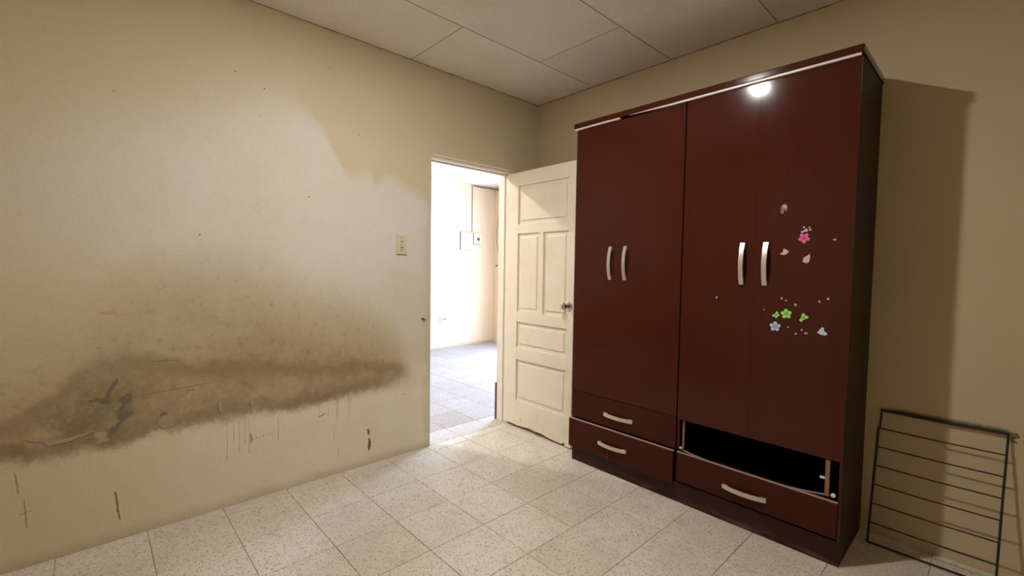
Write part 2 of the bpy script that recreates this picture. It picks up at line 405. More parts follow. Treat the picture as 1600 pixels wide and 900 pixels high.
def prism(bm, pts, plane, a, b):
    """extrude a 2D outline: plane 'xz' extrudes along y from a to b, 'yz' along x, 'xy' along z"""
    def P(u, v, w): return {'xz': (u, w, v), 'yz': (w, u, v), 'xy': (u, v, w)}[plane]
    lo = [bm.verts.new(P(u, v, a)) for u, v in pts]; hi = [bm.verts.new(P(u, v, b)) for u, v in pts]
    n = len(pts)
    bm.faces.new(lo[::-1]); bm.faces.new(hi)
    for i in range(n): bm.faces.new((lo[i], lo[(i + 1) % n], hi[(i + 1) % n], hi[i]))
def PR(pts, plane, a, b):
    bm = bmesh.new(); prism(bm, pts, plane, a, b); return bm

# ================================================================== SETTING
# ---- walls
bm = bmesh.new()
box(bm, -WT, 0, RY - WT, DY0, -0.1, H)
box(bm, -WT, 0, DY0, DY1, DZ, H)
box(bm, -WT, 0, DY1, HY1, -0.1, H)
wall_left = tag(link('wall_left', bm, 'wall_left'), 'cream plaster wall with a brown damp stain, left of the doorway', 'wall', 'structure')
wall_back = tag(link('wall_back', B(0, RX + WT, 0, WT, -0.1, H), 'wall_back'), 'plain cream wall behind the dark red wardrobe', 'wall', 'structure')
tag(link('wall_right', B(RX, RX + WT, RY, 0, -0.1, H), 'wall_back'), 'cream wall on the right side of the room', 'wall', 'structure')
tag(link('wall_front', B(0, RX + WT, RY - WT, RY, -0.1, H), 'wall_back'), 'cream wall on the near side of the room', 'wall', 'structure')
wall_hall = tag(link('wall_hall_far', B(HX - WT, HX, HY0, HY1, -0.1, HH), 'wall_hall'), 'bright peach wall of the hall seen through the doorway', 'wall', 'structure')
bm = bmesh.new()
box(bm, HX, -1.9, HY1, HY1 + WT, -0.1, HH); box(bm, -0.95, -WT, HY1, HY1 + WT, -0.1, HH); box(bm, -1.9, -0.95, HY1, HY1 + WT, 2.05, HH)
tag(link('wall_hall_end', bm, 'wall_hall'), 'hall end wall with a wide opening to daylight', 'wall', 'structure')
tag(link('wall_hall_near', B(HX, -WT, HY0 - WT, HY0, -0.1, HH), 'wall_hall'), 'hall wall at the near end, left of the doorway', 'wall', 'structure')
link('skirting_line', B(HX, HX + 0.012, HY0, HY1, 0.0, 0.035), plain('hall_wall_foot', (0.52, 0.40, 0.28), 0.8), wall_hall)

# ---- floors: terrazzo tiles 30 cm
S = 0.30
def tile_mesh(w, d):
    bm = bmesh.new(); g = 0.0009; c = 0.0016
    def ring(i, z): return [bm.verts.new((x, y, z)) for x, y in ((-w / 2 + i, -d / 2 + i), (w / 2 - i, -d / 2 + i), (w / 2 - i, d / 2 - i), (-w / 2 + i, d / 2 - i))]
    r = [ring(g, -0.02), ring(g, -0.0022), ring(g + c, 0.0)]
    for u, v in zip(r, r[1:]):
        for k in range(4): bm.faces.new((u[k], u[(k + 1) % 4], v[(k + 1) % 4], v[k]))
    bm.faces.new(r[2]); bm.faces.new(r[0][::-1])
    bmesh.ops.recalc_face_normals(bm, faces=bm.faces)
    me = bpy.data.meshes.new('tile'); bm.to_mesh(me); bm.free(); return me
cache = {}
def lay_tiles(floor, x0, x1, y0, y1, ox, oy, mat):
    i0, i1 = math.floor((x0 - ox) / S), math.ceil((x1 - ox) / S)
    j0, j1 = math.floor((y0 - oy) / S), math.ceil((y1 - oy) / S)
    for i in range(i0, i1):
        for j in range(j0, j1):
            ax, bx = max(x0, ox + i * S), min(x1, ox + (i + 1) * S)
            ay, by = max(y0, oy + j * S), min(y1, oy + (j + 1) * S)
            w, d = bx - ax, by - ay
            if w < 0.02 or d < 0.02: continue
            key = (round(w, 4), round(d, 4), mat)
            if key not in cache:
                cache[key] = tile_mesh(w, d); cache[key].materials.append(M[mat])
            o = bpy.data.objects.new('tile', cache[key]); C.objects.link(o); o.parent = floor
            o.location = ((ax + bx) / 2, (ay + by) / 2, -random.random() * 0.0008)
            o.rotation_euler = (random.uniform(-1, 1) * 0.0012, random.uniform(-1, 1) * 0.0012, 0)
floor = tag(link('floor', B(0, RX, RY, 0, -0.10, -0.0035), 'grout'), 'speckled terrazzo tile floor of the room', 'floor', 'structure')
lay_tiles(floor, 0.0, RX, RY, 0.0, 0.092, -2.252, 'tile')
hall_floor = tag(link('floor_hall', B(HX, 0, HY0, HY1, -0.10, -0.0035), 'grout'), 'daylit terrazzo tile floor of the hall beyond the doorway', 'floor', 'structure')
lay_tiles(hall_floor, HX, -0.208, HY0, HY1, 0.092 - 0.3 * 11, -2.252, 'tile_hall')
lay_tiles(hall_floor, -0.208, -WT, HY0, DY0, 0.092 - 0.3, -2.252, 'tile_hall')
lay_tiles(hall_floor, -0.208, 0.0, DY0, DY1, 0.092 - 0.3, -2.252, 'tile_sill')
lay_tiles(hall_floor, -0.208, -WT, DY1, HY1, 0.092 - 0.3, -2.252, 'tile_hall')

# ---- ceilings: boards 61 x 122 cm in staggered rows
def boards(ceil, x0, x1, y0, y1, z, ox, w, l, starts):
    k = 0; x = ox
    while x < x1 - 0.02:
        ax, bx = max(x, x0), min(x + w, x1)
        y = starts[k % len(starts)]
        while y > y0 - l:
            ay, by = max(y - l, y0), min(y, y1)
            if by - ay > 0.02 and bx - ax > 0.02:
                g = 0.0045
                bm = B(-(bx - ax) / 2 + g, (bx - ax) / 2 - g, -(by - ay) / 2 + g, (by - ay) / 2 - g, -0.0025, 0.008)
                link('ceiling_board', bm, 'board', ceil, ((ax + bx) / 2, (ay + by) / 2, z + 0.0025 + random.uniform(-1, 1) * 0.0005))
            y -= l
        x += w; k += 1
ceiling = tag(link('ceiling', B(-WT, RX + WT, RY - WT, WT, H + 0.003, H + 0.06), 'joint'), 'stippled white board ceiling with grey joints above the room', 'ceiling', 'structure')
boards(ceiling, 0, RX, RY, 0, H, 0.555 - 0.61, 0.61, 1.22, [1.22 - 1.18, 1.22 - 0.565])
hceil = tag(link('ceiling_hall', B(HX - WT, -WT, HY0 - WT, HY1 + WT, HH + 0.003, HH + 0.06), 'joint'), 'pale board ceiling of the hall beyond the doorway', 'ceiling', 'structure')
boards(hceil, HX, -WT, HY0, HY1, HH, HX, 0.61, 1.22, [HY1, HY1 + 0.61])

for (ax, L_) in (('y', RY), ('x', RX)):
    top, low_ = [], []
    n = 90
    for i in range(n + 1):
        u = L_ * i / n
        top.append((u, H + 0.004)); low_.append((u, H - 0.0008 - 0.0045 * random.random() ** 2))
    bm = bmesh.new()
    if ax == 'y': prism(bm, top + low_[::-1], 'yz', -0.001, 0.0025)
    else: prism(bm, top + low_[::-1], 'xz', -0.0025, 0.001)
    tag(link('edge_crack', bm, 'rust', ceiling), 'thin dark crack between ceiling and wall')
# ---- door frame
trim = empty('trim_1', (0, 0, 0)); tag(trim, 'cream painted wooden frame round the open doorway', 'door frame', 'structure')
link('head_casing', B(-0.005, 0.013, DY0 - 0.004, DY1, 1.986, 2.000, bev=0.002), 'frame', trim)
link('head_jamb', B(-0.055, 0.004, DY0, DY1, 1.968, 1.986, bev=0.002), 'frame', trim)
link('head_stop', B(-0.055, -0.035, DY0, DY1 - 0.028, 1.958, 1.968, bev=0.002), 'frame', trim)
link('side_jamb', B(-WT - 0.012, 0.002, DY1 - 0.028, DY1, 0.0, 1.968, bev=0.002), 'frame', trim)
link('door_stop', B(-0.112, -0.05, DY1 - 0.040, DY1 - 0.028, 0.0, 1.955, bev=0.002), 'frame', trim)
tag(link('jamb_foot', B(-WT - 0.014, -0.112, DY1 - 0.041, DY1 - 0.028, 0.0, 0.30), 'rotten', trim), 'dark rotted foot of the door jamb')

# ---- door leaf, open into the room. local: x along the leaf from the hinge, y=0 the face towards the room, z up
door = empty('door_1', (0.006, -0.322, 0)); tag(door, 'open cream five-panel wooden door standing beside the wardrobe', 'door', 'structure')
DW, DT = 0.682, 0.036
door.rotation_euler = (0, 0, -0.020)
def dpart(name, x0, x1, z0, z1): return link(name, B(x0, x1, 0, DT, z0, z1, bev=0.0025), 'door', door)
dpart('stile', 0, 0.115, 0.022, 1.965)
dpart('stile', 0.625, DW, 0.006, 1.965)
dpart('rail', 0.115, 0.625, 1.86, 1.965)
dpart('rail', 0.115, 0.625, 1.50, 1.57)
dpart('rail', 0.115, 0.625, 0.825, 0.905)
dpart('rail', 0.115, 0.625, 0.535, 0.63)
dpart('mullion', 0.347, 0.388, 0.905, 1.50)
wav = [(0.115, 0.215), (0.115, 0.020), (0.20, 0.024), (0.27, 0.034), (0.33, 0.026), (0.40, 0.030), (0.47, 0.018), (0.54, 0.016), (0.60, 0.014), (0.612, 0.028), (0.625, 0.024), (0.625, 0.215)]
link('rail', PR(wav, 'xz', 0, DT), 'door', door)
def dpanel(x0, x1, z0, z1):
    """recessed panel with a raised field and sloped shoulders"""
    bm = bmesh.new()
    f = 0.034
    def ring(i, y): return [bm.verts.new(p) for p in ((x0 + i, y, z0 + i), (x1 - i, y, z0 + i), (x1 - i, y, z1 - i), (x0 + i, y, z1 - i))]
    r = [ring(0, 0.030), ring(0, 0.013), ring(f - 0.006, 0.013), ring(f - 0.006, 0.0085), ring(f, 0.006)]
    for u, v in zip(r, r[1:]):
        for k in range(4): bm.faces.new((u[k], u[(k + 1) % 4], v[(k + 1) % 4], v[k]))
    bm.faces.new(r[-1]); bm.faces.new(r[0][::-1])
    return link('panel', bm, 'door', door)
dpanel(0.115, 0.625, 1.57, 1.86)
dpanel(0.115, 0.347, 0.905, 1.50)
dpanel(0.388, 0.625, 0.905, 1.50)
dpanel(0.115, 0.625, 0.63, 0.825)
dpanel(0.115, 0.625, 0.215, 0.535)
bm = bmesh.new(); lathe(bm, [(0.030, 0.0), (0.033, -0.004), (0.030, -0.009), (0.020, -0.013)], (0.640, 0, 0.985), 'y', 28)
rose = tag(link('rosette', bm, 'chrome', door, smooth=True), 'round tarnished chrome door rosette')
bm = bmesh.new(); lathe(bm, [(0.011, -0.012), (0.011, -0.026), (0.020, -0.033), (0.0255, -0.046), (0.0265, -0.058), (0.023, -0.066), (0.012, -0.069)], (0.640, 0, 0.985), 'y', 28)
knob = tag(link('door_knob', bm, 'chrome', door, smooth=True), 'round chrome door knob')
link('keyhole', B(0.637, 0.643, -0.0702, -0.068, 0.978, 0.992), 'keyhole', knob)
for hz in (0.25, 1.05, 1.72):
    bm = bmesh.new(); tube(bm, [(-0.004, 0.004, hz), (-0.004, 0.004, hz + 0.08)], 0.006, 10)
    link('hinge', bm, 'frame', door)

# ---- damage and marks on the walls (each a thin chip or smear with its own outline)
def blob(name, cy, cz, ry, rz, mat, ang=0.0, n=14, jag=0.25, th=0.0012, label=None):
    pts = []
    for k in range(n):
        a = 2 * PI * k / n; r = 1 + random.uniform(-jag, jag)
        u, v = ry * r * math.cos(a), rz * r * math.sin(a)
        pts.append((cy + u * math.cos(ang) - v * math.sin(ang), cz + u * math.sin(ang) + v * math.cos(ang)))
    o = link(name, PR(pts, 'yz', -0.001, th * random.uniform(0.8, 1.6)), mat, wall_left)
    if label: tag(o, label)
    return o
def streak(name, pts, wid, mat, th=0.001, label=None):
    """a ragged strip along (y,z) points"""
    W0 = wid if isinstance(wid, (list, tuple)) else [wid] * len(pts)
    P2, W2 = [], []
    for i in range(len(pts) - 1):
        for k in range(5):
            f = k / 5
            P2.append((pts[i][0] + (pts[i + 1][0] - pts[i][0]) * f, pts[i][1] + (pts[i + 1][1] - pts[i][1]) * f))
            W2.append(W0[i] + (W0[min(i + 1, len(W0) - 1)] - W0[i]) * f)
    P2.append(pts[-1]); W2.append(W0[min(len(pts) - 1, len(W0) - 1)])
    L, R = [], []
    for i, (y, z) in enumerate(P2):
        a = P2[max(0, i - 1)]; b = P2[min(len(P2) - 1, i + 1)]
        dy, dz = b[0] - a[0], b[1] - a[1]; m = math.hypot(dy, dz) or 1
        wl_, wr_ = W2[i] * random.uniform(0.3, 0.62), W2[i] * random.uniform(0.3, 0.62)
        L.append((y - dz / m * wl_, z + dy / m * wl_)); R.append((y + dz / m * wr_, z - dy / m * wr_))
    o = link(name, PR(L + R[::-1], 'yz', -0.001, th * random.uniform(0.8, 1.6)), mat, wall_left)
    if label: tag(o, label)
    return o
streak('paint_flake', [(-2.925, 0.524), (-2.90, 0.517), (-2.872, 0.510), (-2.852, 0.492), (-2.835, 0.492), (-2.80, 0.494), (-2.76, 0.503), (-2.72, 0.510)], [0.006, 0.018, 0.018, 0.030, 0.018, 0.014, 0.012, 0.004], 'flake', 0.0025, 'curled strip of peeling paint')
streak('paint_flake', [(-2.722, 0.500), (-2.70, 0.480), (-2.70, 0.455)], [0.016, 0.040, 0.044], 'flake', 0.0025, 'small square flap of peeling paint')
streak('bare_plaster', [(-2.695, 0.475), (-2.66, 0.50), (-2.63, 0.530), (-2.612, 0.560)], [0.010, 0.026, 0.022, 0.030], 'plaster', 0.0015, 'slanting strip of bare grey render')
streak('bare_plaster', [(-2.645, 0.556), (-2.617, 0.560), (-2.585, 0.563)], [0.036, 0.036, 0.006], 'plaster', 0.0015, 'patch of bare grey render')
streak('bare_plaster', [(-2.638, 0.575), (-2.632, 0.590), (-2.622, 0.605)], [0.022, 0.020, 0.016], 'plaster', 0.0015, 'small patch of bare grey render')
blob('bare_plaster', -2.615, 0.628, 0.021, 0.028, 'plaster', -0.35, label='oval patch of bare grey render')
streak('bare_plaster', [(-2.735, 0.640), (-2.71, 0.648), (-2.685, 0.636), (-2.665, 0.632)], [0.005, 0.020, 0.030, 0.022], 'plaster', 0.0015, 'chipped patch of grey render')
streak('bare_plaster', [(-2.678, 0.640), (-2.672, 0.67), (-2.655, 0.700), (-2.64, 0.725)], [0.018, 0.014, 0.014, 0.008], 'plaster', 0.0015, 'thin strip of grey render')
streak('paint_flake', [(-2.775, 0.655), (-2.75, 0.653), (-2.72, 0.650)], [0.005, 0.005, 0.003], 'flake', 0.003, 'thin raised edge of paint')
streak('paint_flake', [(-2.640, 0.510), (-2.60, 0.548), (-2.585, 0.558)], [0.006, 0.006, 0.004], 'flake', 0.003, 'thin raised edge of paint')
streak('hairline_crack', [(-2.60, 0.637), (-2.50, 0.640), (-2.42, 0.645), (-2.34, 0.650), (-2.28, 0.653)], [0.001, 0.002, 0.003, 0.002, 0.001], 'rust', 0.0006, 'dark hairline crack in the damp stain')
streak('hairline_crack', [(-2.56, 0.79), (-2.48, 0.785), (-2.41, 0.778)], [0.001, 0.002, 0.001], 'rust', 0.0006, 'thin dark hairline crack')
blob('paint_blister', -2.472, 0.497, 0.032, 0.030, 'flake', 0, 16, 0.18, 0.0025, 'round blister of loose paint')
blob('bare_plaster', -2.480, 0.530, 0.014, 0.012, 'plaster', label='small bare chip')
blob('paint_blister', -2.258, 0.525, 0.011, 0.030, 'flake', 0.15, 12, 0.25, 0.004, 'narrow flake of loose paint')
blob('paint_blister', -2.240, 0.556, 0.016, 0.006, 'flake', 0.5, 10, 0.3, 0.003, 'sliver of loose paint')
blob('paint_blister', -2.115, 0.520, 0.014, 0.016, 'flake', 0, 12, 0.25, 0.004, 'small round blister of loose paint')
blob('paint_blister', -1.965, 0.815, 0.020, 0.016, 'flake', 0.5, 11, 0.3, 0.003, 'pale paint chip')
streak('green_mark', [(-2.660, 0.222), (-2.655, 0.18), (-2.652, 0.13), (-2.645, 0.085)], [0.006, 0.009, 0.008, 0.004], 'greenmark', 0.0008, 'green crayon stroke')
streak('rust_mark', [(-1.473, 0.225), (-1.470, 0.205), (-1.472, 0.185)], [0.012, 0.018, 0.006], 'rust', 0.0008, 'dark rusty spot')
streak('rust_mark', [(-1.468, 0.165), (-1.463, 0.14), (-1.467, 0.11), (-1.466, 0.085)], [0.008, 0.018, 0.020, 0.004], 'rust', 0.0008, 'dark rusty smear')
streak('scuff_mark', [(-2.958, 0.400), (-2.953, 0.36), (-2.950, 0.31)], [0.003, 0.007, 0.005], 'pencil', 0.0008)
streak('scuff_mark', [(-2.935, 0.28), (-2.932, 0.22), (-2.930, 0.16)], [0.003, 0.005, 0.004], 'pencil', 0.0008)
streak('scuff_mark', [(-2.95, 0.222), (-2.915, 0.228)], 0.003, 'pencil', 0.0008)
streak('scuff_mark', [(-2.125, 0.355), (-2.118, 0.325), (-2.122, 0.30)], [0.004, 0.012, 0.005], 'pencil', 0.0008)
for q in range(9):
    blob('scuff_mark', -2.11 + q * 0.015 + random.uniform(-.003, .003), 0.322 + 0.012 * (q / 8) ** 2 + random.uniform(-.004, .004), random.uniform(.002, .005), random.uniform(.0012, .003), 'pencil', random.uniform(-.5, .8), 8, 0.4, 0.0007)
streak('scuff_mark', [(-1.775, 0.365), (-1.75, 0.372), (-1.735, 0.378)], [0.004, 0.012, 0.004], 'pencil', 0.0008)
streak('scuff_mark', [(-2.70, 1.020), (-2.66, 1.022), (-2.635, 1.018)], [0.004, 0.020, 0.006], 'redmark', 0.0006, 'faded reddish smudge')
for yy, z0, z1 in ((-2.20, 0.44, 0.33), (-2.175, 0.43, 0.27), (-2.15, 0.45, 0.30), (-2.13, 0.43, 0.25), (-1.99, 0.40, 0.28), (-1.72, 0.42, 0.36), (-1.685, 0.30, 0.20), (-1.66, 0.16, 0.10), (-2.23, 0.40, 0.24)):
    streak('dried_drip', [(yy, z0), (yy + 0.002, (z0 + z1) / 2), (yy, z1)], [0.002, 0.0035, 0.004], 'drip', 0.0006)
for (yy, zz, r) in ((-1.085, 0.884, 0.011), (-1.065, 0.878, 0.006), (-1.075, 0.868, 0.005)):
    blob('plaster_chip', yy, zz, r, r * 1.1, 'rust', 0, 9, 0.4, 0.001)
for (yy, zz, r) in ((-2.17, 2.20, 0.006), (-2.04, 2.15, 0.006), (-2.06, 2.01, 0.005), (-1.70, 2.36, 0.005), (-1.82, 1.62, 0.007), (-2.03, 1.57, 0.004), (-2.08, 1.55, 0.004), (-2.33, 1.38, 0.007), (-2.63, 1.98, 0.005), (-1.53, 2.02, 0.005), (-1.23, 0.40, 0.006), (-2.66, 0.60, 0.006)):
    blob('nail_hole', yy, zz, r * 0.55, r * 0.55, 'rust', 0, 8, 0.3, 0.0006)
for pts in ([(2.700, 0.600), (2.715, 0.603), (2.722, 0.596), (2.706, 0.586), (2.700, 0.574), (2.716, 0.568)],
            [(2.735, 0.603), (2.742, 0.588), (2.735, 0.574), (2.748, 0.566), (2.752, 0.585)]):
    bm = bmesh.new(); tube(bm, [(x, -0.0005, z) for x, z in pts], 0.004, 6)
    tag(link('scribble_mark', bm, 'rust', wall_back), 'small dark scribble on the wall')

# ================================================================== WARDROBE
W = empty('wardrobe', (1.50, -0.225, 0))
tag(W, 'tall dark mahogany-red four-door wardrobe missing one drawer, flower stickers on a door', 'wardrobe')
WL, WR, WF, WB = 0.785, 2.230, -0.450, -0.006
def wl(x0, x1, y0, y1, z0, z1, name, mat, parent=None, bev=0.0012):
    off = (1.50, -0.225, 0)
    return link(name, B(x0 - off[0], x1 - off[0], y0 - off[1], y1 - off[1], z0, z1, bev=bev), mat, parent or W)
WT_TOP = 2.118
wl(WL, WL + 0.012, WF + 0.018, WB, 0, WT_TOP, 'side_panel', 'wood_side')
wl(WR - 0.014, WR, WF + 0.018, WB, 0, WT_TOP, 'side_panel', 'wood_side')
wl(WR - 0.010, WR - 0.0005, WF + 0.001, WF + 0.0178, 0.11, 0.4515, 'edge_band', 'wood')
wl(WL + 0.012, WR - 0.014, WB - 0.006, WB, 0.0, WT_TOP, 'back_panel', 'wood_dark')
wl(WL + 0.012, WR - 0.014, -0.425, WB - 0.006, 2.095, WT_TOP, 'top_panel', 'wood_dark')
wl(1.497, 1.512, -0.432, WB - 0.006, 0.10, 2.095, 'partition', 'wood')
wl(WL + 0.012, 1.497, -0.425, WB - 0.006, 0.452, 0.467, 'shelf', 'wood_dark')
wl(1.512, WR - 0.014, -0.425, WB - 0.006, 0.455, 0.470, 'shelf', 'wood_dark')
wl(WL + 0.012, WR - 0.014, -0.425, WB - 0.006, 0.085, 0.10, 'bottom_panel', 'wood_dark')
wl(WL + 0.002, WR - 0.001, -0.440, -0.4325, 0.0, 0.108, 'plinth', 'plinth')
corn = wl(WL - 0.016, WR + 0.006, WF - 0.014, WB, 2.119, 2.151, 'cornice', 'wood', bev=0.004)
# pale strip under the cornice, broken off above the second door
tag(wl(WL - 0.012, 1.105, WF - 0.0125, WF + 0.002, 2.1095, 2.1185, 'trim_strip', 'strip', corn, 0.001), 'pale strip under the cornice')
bm = PR([(1.165 - 1.5, 2.1185), (1.42 - 1.5, 2.1095), (2.226 - 1.5, 2.1095), (2.226 - 1.5, 2.1185)], 'xz', WF - 0.0125 + 0.225, WF + 0.002 + 0.225)
tag(link('trim_strip', bm, 'strip', corn), 'long pale strip under the cornice')

def handle_mesh():
    """bow handle 20 cm long, length along z, standing off along -y"""
    Lh, n = 0.198, 18
    out, inn = [], []
    for i in range(n + 1):
        t = i / n; z = (t - 0.5) * Lh
        o = -0.011 - 0.019 * math.sin(PI * t) ** 0.85
        out.append((o, z))
        if 0.13 < t < 0.87: inn.append((o + 0.0085, z))
    foot = 0.13 * Lh
    pts = out + [(0.0, Lh / 2), (0.0, Lh / 2 - foot + 0.004)] + inn[::-1] + [(0.0, -Lh / 2 + foot - 0.004), (0.0, -Lh / 2)]
    bm = bmesh.new(); prism(bm, pts, 'yz', -0.0105, 0.0105)
    bmesh.ops.recalc_face_normals(bm, faces=bm.faces)
    es = [e for e in bm.edges if abs(e.verts[0].co.x - e.verts[1].co.x) < 1e-6 and e.is_manifold and e.calc_face_angle(0) > 1.2]
    bmesh.ops.bevel(bm, geom=es, offset=0.0016, segments=2, affect='EDGES')
    me = bpy.data.meshes.new('handle'); bm.to_mesh(me); bm.free(); me.materials.append(M['handle']); return me
HM = handle_mesh()
def handle(parent, x, z, y, horizontal=False):
    o = bpy.data.objects.new('handle', HM); C.objects.link(o); o.parent = parent
    o.location = (x - 1.50, y + 0.225, z)
    if horizontal: o.rotation_euler = (0, PI / 2, 0)
    return tag(o, 'satin nickel bow handle')

doors = []
for x0, x1, z0, hx in ((WL + 0.001, 1.1148, 0.462, 1.060), (1.1152, 1.4985, 0.462, 1.162), (1.506, 1.8568, 0.452, 1.805), (1.8572, WR - 0.001, 0.452, 1.906)):
    d = wl(x0, x1, WF, WF + 0.017, z0, 2.107, 'door', 'wood', bev=0.0005)
    handle(d, hx, 1.277, WF); doors.append(d)
# drawers
d1 = wl(WL + 0.001, 1.496, WF + 0.003, WF + 0.018, 0.288, 0.4595, 'drawer', 'wood_drawer'); handle(d1, 1.138, 0.362, WF + 0.003, True)
d2 = wl(WL - 0.002, 1.498, WF - 0.022, WF - 0.005, 0.100, 0.2795, 'drawer', 'wood_drawer'); handle(d2, 1.118, 0.187, WF - 0.022, True)
tag(wl(WL - 0.002, 1.498, WF - 0.0222, WF - 0.0048, 0.2795, 0.2815, 'edge_band', 'drawer_edge', d2, 0), 'rubbed pale drawer edge')
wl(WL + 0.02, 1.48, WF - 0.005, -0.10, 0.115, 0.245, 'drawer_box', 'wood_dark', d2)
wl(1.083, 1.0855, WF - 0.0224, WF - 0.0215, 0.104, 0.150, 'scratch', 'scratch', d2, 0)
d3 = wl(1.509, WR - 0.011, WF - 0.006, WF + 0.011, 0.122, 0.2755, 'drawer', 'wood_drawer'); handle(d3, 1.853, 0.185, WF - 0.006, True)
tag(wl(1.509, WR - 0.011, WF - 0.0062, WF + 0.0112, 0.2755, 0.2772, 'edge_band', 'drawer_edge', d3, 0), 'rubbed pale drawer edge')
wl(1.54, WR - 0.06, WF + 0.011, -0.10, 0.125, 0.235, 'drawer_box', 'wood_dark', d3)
# gap of the missing drawer: runner panels with raw chipboard edges, sagging sheet, white roller
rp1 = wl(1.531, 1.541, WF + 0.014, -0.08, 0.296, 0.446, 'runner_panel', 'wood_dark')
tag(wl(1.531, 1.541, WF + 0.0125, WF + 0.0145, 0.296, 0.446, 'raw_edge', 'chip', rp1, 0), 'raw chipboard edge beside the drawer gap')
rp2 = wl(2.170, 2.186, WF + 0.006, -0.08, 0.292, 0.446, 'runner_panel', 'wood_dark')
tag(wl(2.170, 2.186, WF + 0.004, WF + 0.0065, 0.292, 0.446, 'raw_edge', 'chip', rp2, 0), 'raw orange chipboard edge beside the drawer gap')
bm = bmesh.new(); n = 16; top, botm = [], []
for i in range(n + 1):
    t = i / n; x = 1.528 + t * (2.196 - 1.528); z = 0.290 - 0.030 * math.sin(PI * t) ** 0.9 + 0.008 * t
    top.append((x - 1.5, z)); botm.append((x - 1.5, z - 0.004))
prism(bm, top + botm[::-1], 'xz', WF + 0.012 + 0.225, WF + 0.020 + 0.225)
tag(link('sagging_sheet', bm, 'sheet', W), 'thin grey sheet sagging in the drawer gap')
bm = bmesh.new(); lathe(bm, [(0.006, 0.0), (0.009, -0.002), (0.009, -0.008), (0.005, -0.010)], (2.2025 - 1.5, WF + 0.008 + 0.225, 0.303), 'y', 14)
tag(link('roller', bm, 'plastic', W, smooth=True), 'small white plastic roller')
bm = bmesh.new(); lathe(bm, [(0.005, 0.0), (0.007, -0.002), (0.007, -0.007), (0.004, -0.009)], (1.526 - 1.5, WF + 0.010 + 0.225, 0.300), 'y', 14)
link('roller', bm, 'plastic', W, smooth=True)
link('runner_tab', B(2.150 - 1.5, 2.172 - 1.5, WF + 0.008 + 0.225, WF + 0.02 + 0.225, 0.360, 0.367), 'plastic', W)

# stickers on the rightmost door
D4 = doors[3]
def sticker(name, x, z, outline, mat, label, th=0.0009):
    bm = PR([(x - 1.5 + u, z + v) for u, v in outline], 'xz', WF + 0.225 - th, WF + 0.225 + 0.0003)
    return tag(link(name, bm, mat, D4), label) if label else link(name, bm, mat, D4)
def flower(r, petals=5, rot=0.0, waist=0.50, skip=()):
    pts = []
    for k in range(petals * 12):
        a = 2 * PI * k / (petals * 12)
        i = int(((a * petals / (2 * PI)) + 0.5) % petals)
        c = abs(math.cos(a * petals / 2))
        rr = r * (waist + (1 - waist) * c ** 0.7)
        if i in skip: rr = r * waist * 0.85
        pts.append((rr * math.cos(a + rot), rr * math.sin(a + rot)))
    return pts
def rag(rx, rz, n=11, jag=0.35):
    return [(rx * math.cos(2 * PI * k / n) * (1 + random.uniform(-jag, jag)), rz * math.sin(2 * PI * k / n) * (1 + random.uniform(-jag, jag))) for k in range(n)]
def disc(r, n=14): return [(r * math.cos(2 * PI * k / n), r * math.sin(2 * PI * k / n)) for k in range(n)]
sticker('flower_sticker', 2.054, 1.390, flower(0.0225, rot=-PI / 2), 'pink', 'bright pink flower sticker')
sticker('flower_center', 2.054, 1.390, disc(0.0085), 'pink_dark', None, 0.0013)
sticker('flower_sticker', 1.998, 1.055, flower(0.0225, rot=PI / 2 + 0.1), 'green', 'large green flower sticker')
sticker('flower_center', 1.998, 1.055, disc(0.009), 'green_dark', None, 0.0013)
sticker('flower_sticker', 1.956, 1.048, flower(0.0155, rot=-PI / 2 + 0.2, skip=(3,)), 'green', 'small green flower sticker')
sticker('flower_center', 1.956, 1.048, disc(0.006), 'green_dark', None, 0.0013)
sticker('flower_sticker', 2.064, 1.043, flower(0.020, rot=PI / 2, skip=(1, 3)), 'green', 'torn green flower sticker')
sticker('flower_center', 2.064, 1.043, disc(0.007), 'green_dark', None, 0.0013)
sticker('flower_sticker', 1.955, 0.994, flower(0.0225, rot=PI / 2), 'blue', 'pale blue flower sticker')
sticker('flower_center', 1.955, 0.994, disc(0.0125), 'blue_dark', None, 0.0013)
sticker('sticker_remnant', 2.138, 0.990, [(-0.020, -0.006), (-0.010, 0.010), (-0.003, 0.020), (0.004, 0.017), (0.004, 0.006), (0.017, -0.006), (0.012, -0.014), (-0.006, -0.013)], 'blue', 'torn whitish sticker remnant')
sticker('sticker_remnant', 1.971, 1.522, [(-0.013, -0.018), (-0.012, 0.010), (-0.004, 0.022), (0.008, 0.022), (0.014, 0.008), (0.012, -0.012), (0.004, -0.004), (-0.004, -0.022)], 'lilac', 'faded lilac sticker')
sticker('sticker_print', 1.974, 1.532, disc(0.0075), 'lilac_light', None, 0.0013)
sticker('sticker_remnant', 1.979, 1.330, [(-0.018, -0.008), (-0.005, 0.0), (-0.002, 0.016), (0.010, 0.010), (0.019, 0.002), (0.008, -0.010), (-0.002, -0.013)], 'paper', 'torn pinkish paper remnant')
sticker('sticker_remnant', 2.066, 1.299, [(-0.014, -0.012), (-0.010, 0.006), (0.002, 0.014), (0.013, 0.022), (0.013, 0.000), (0.009, -0.014), (0.0, -0.018)], 'paper', 'torn grey paper remnant')
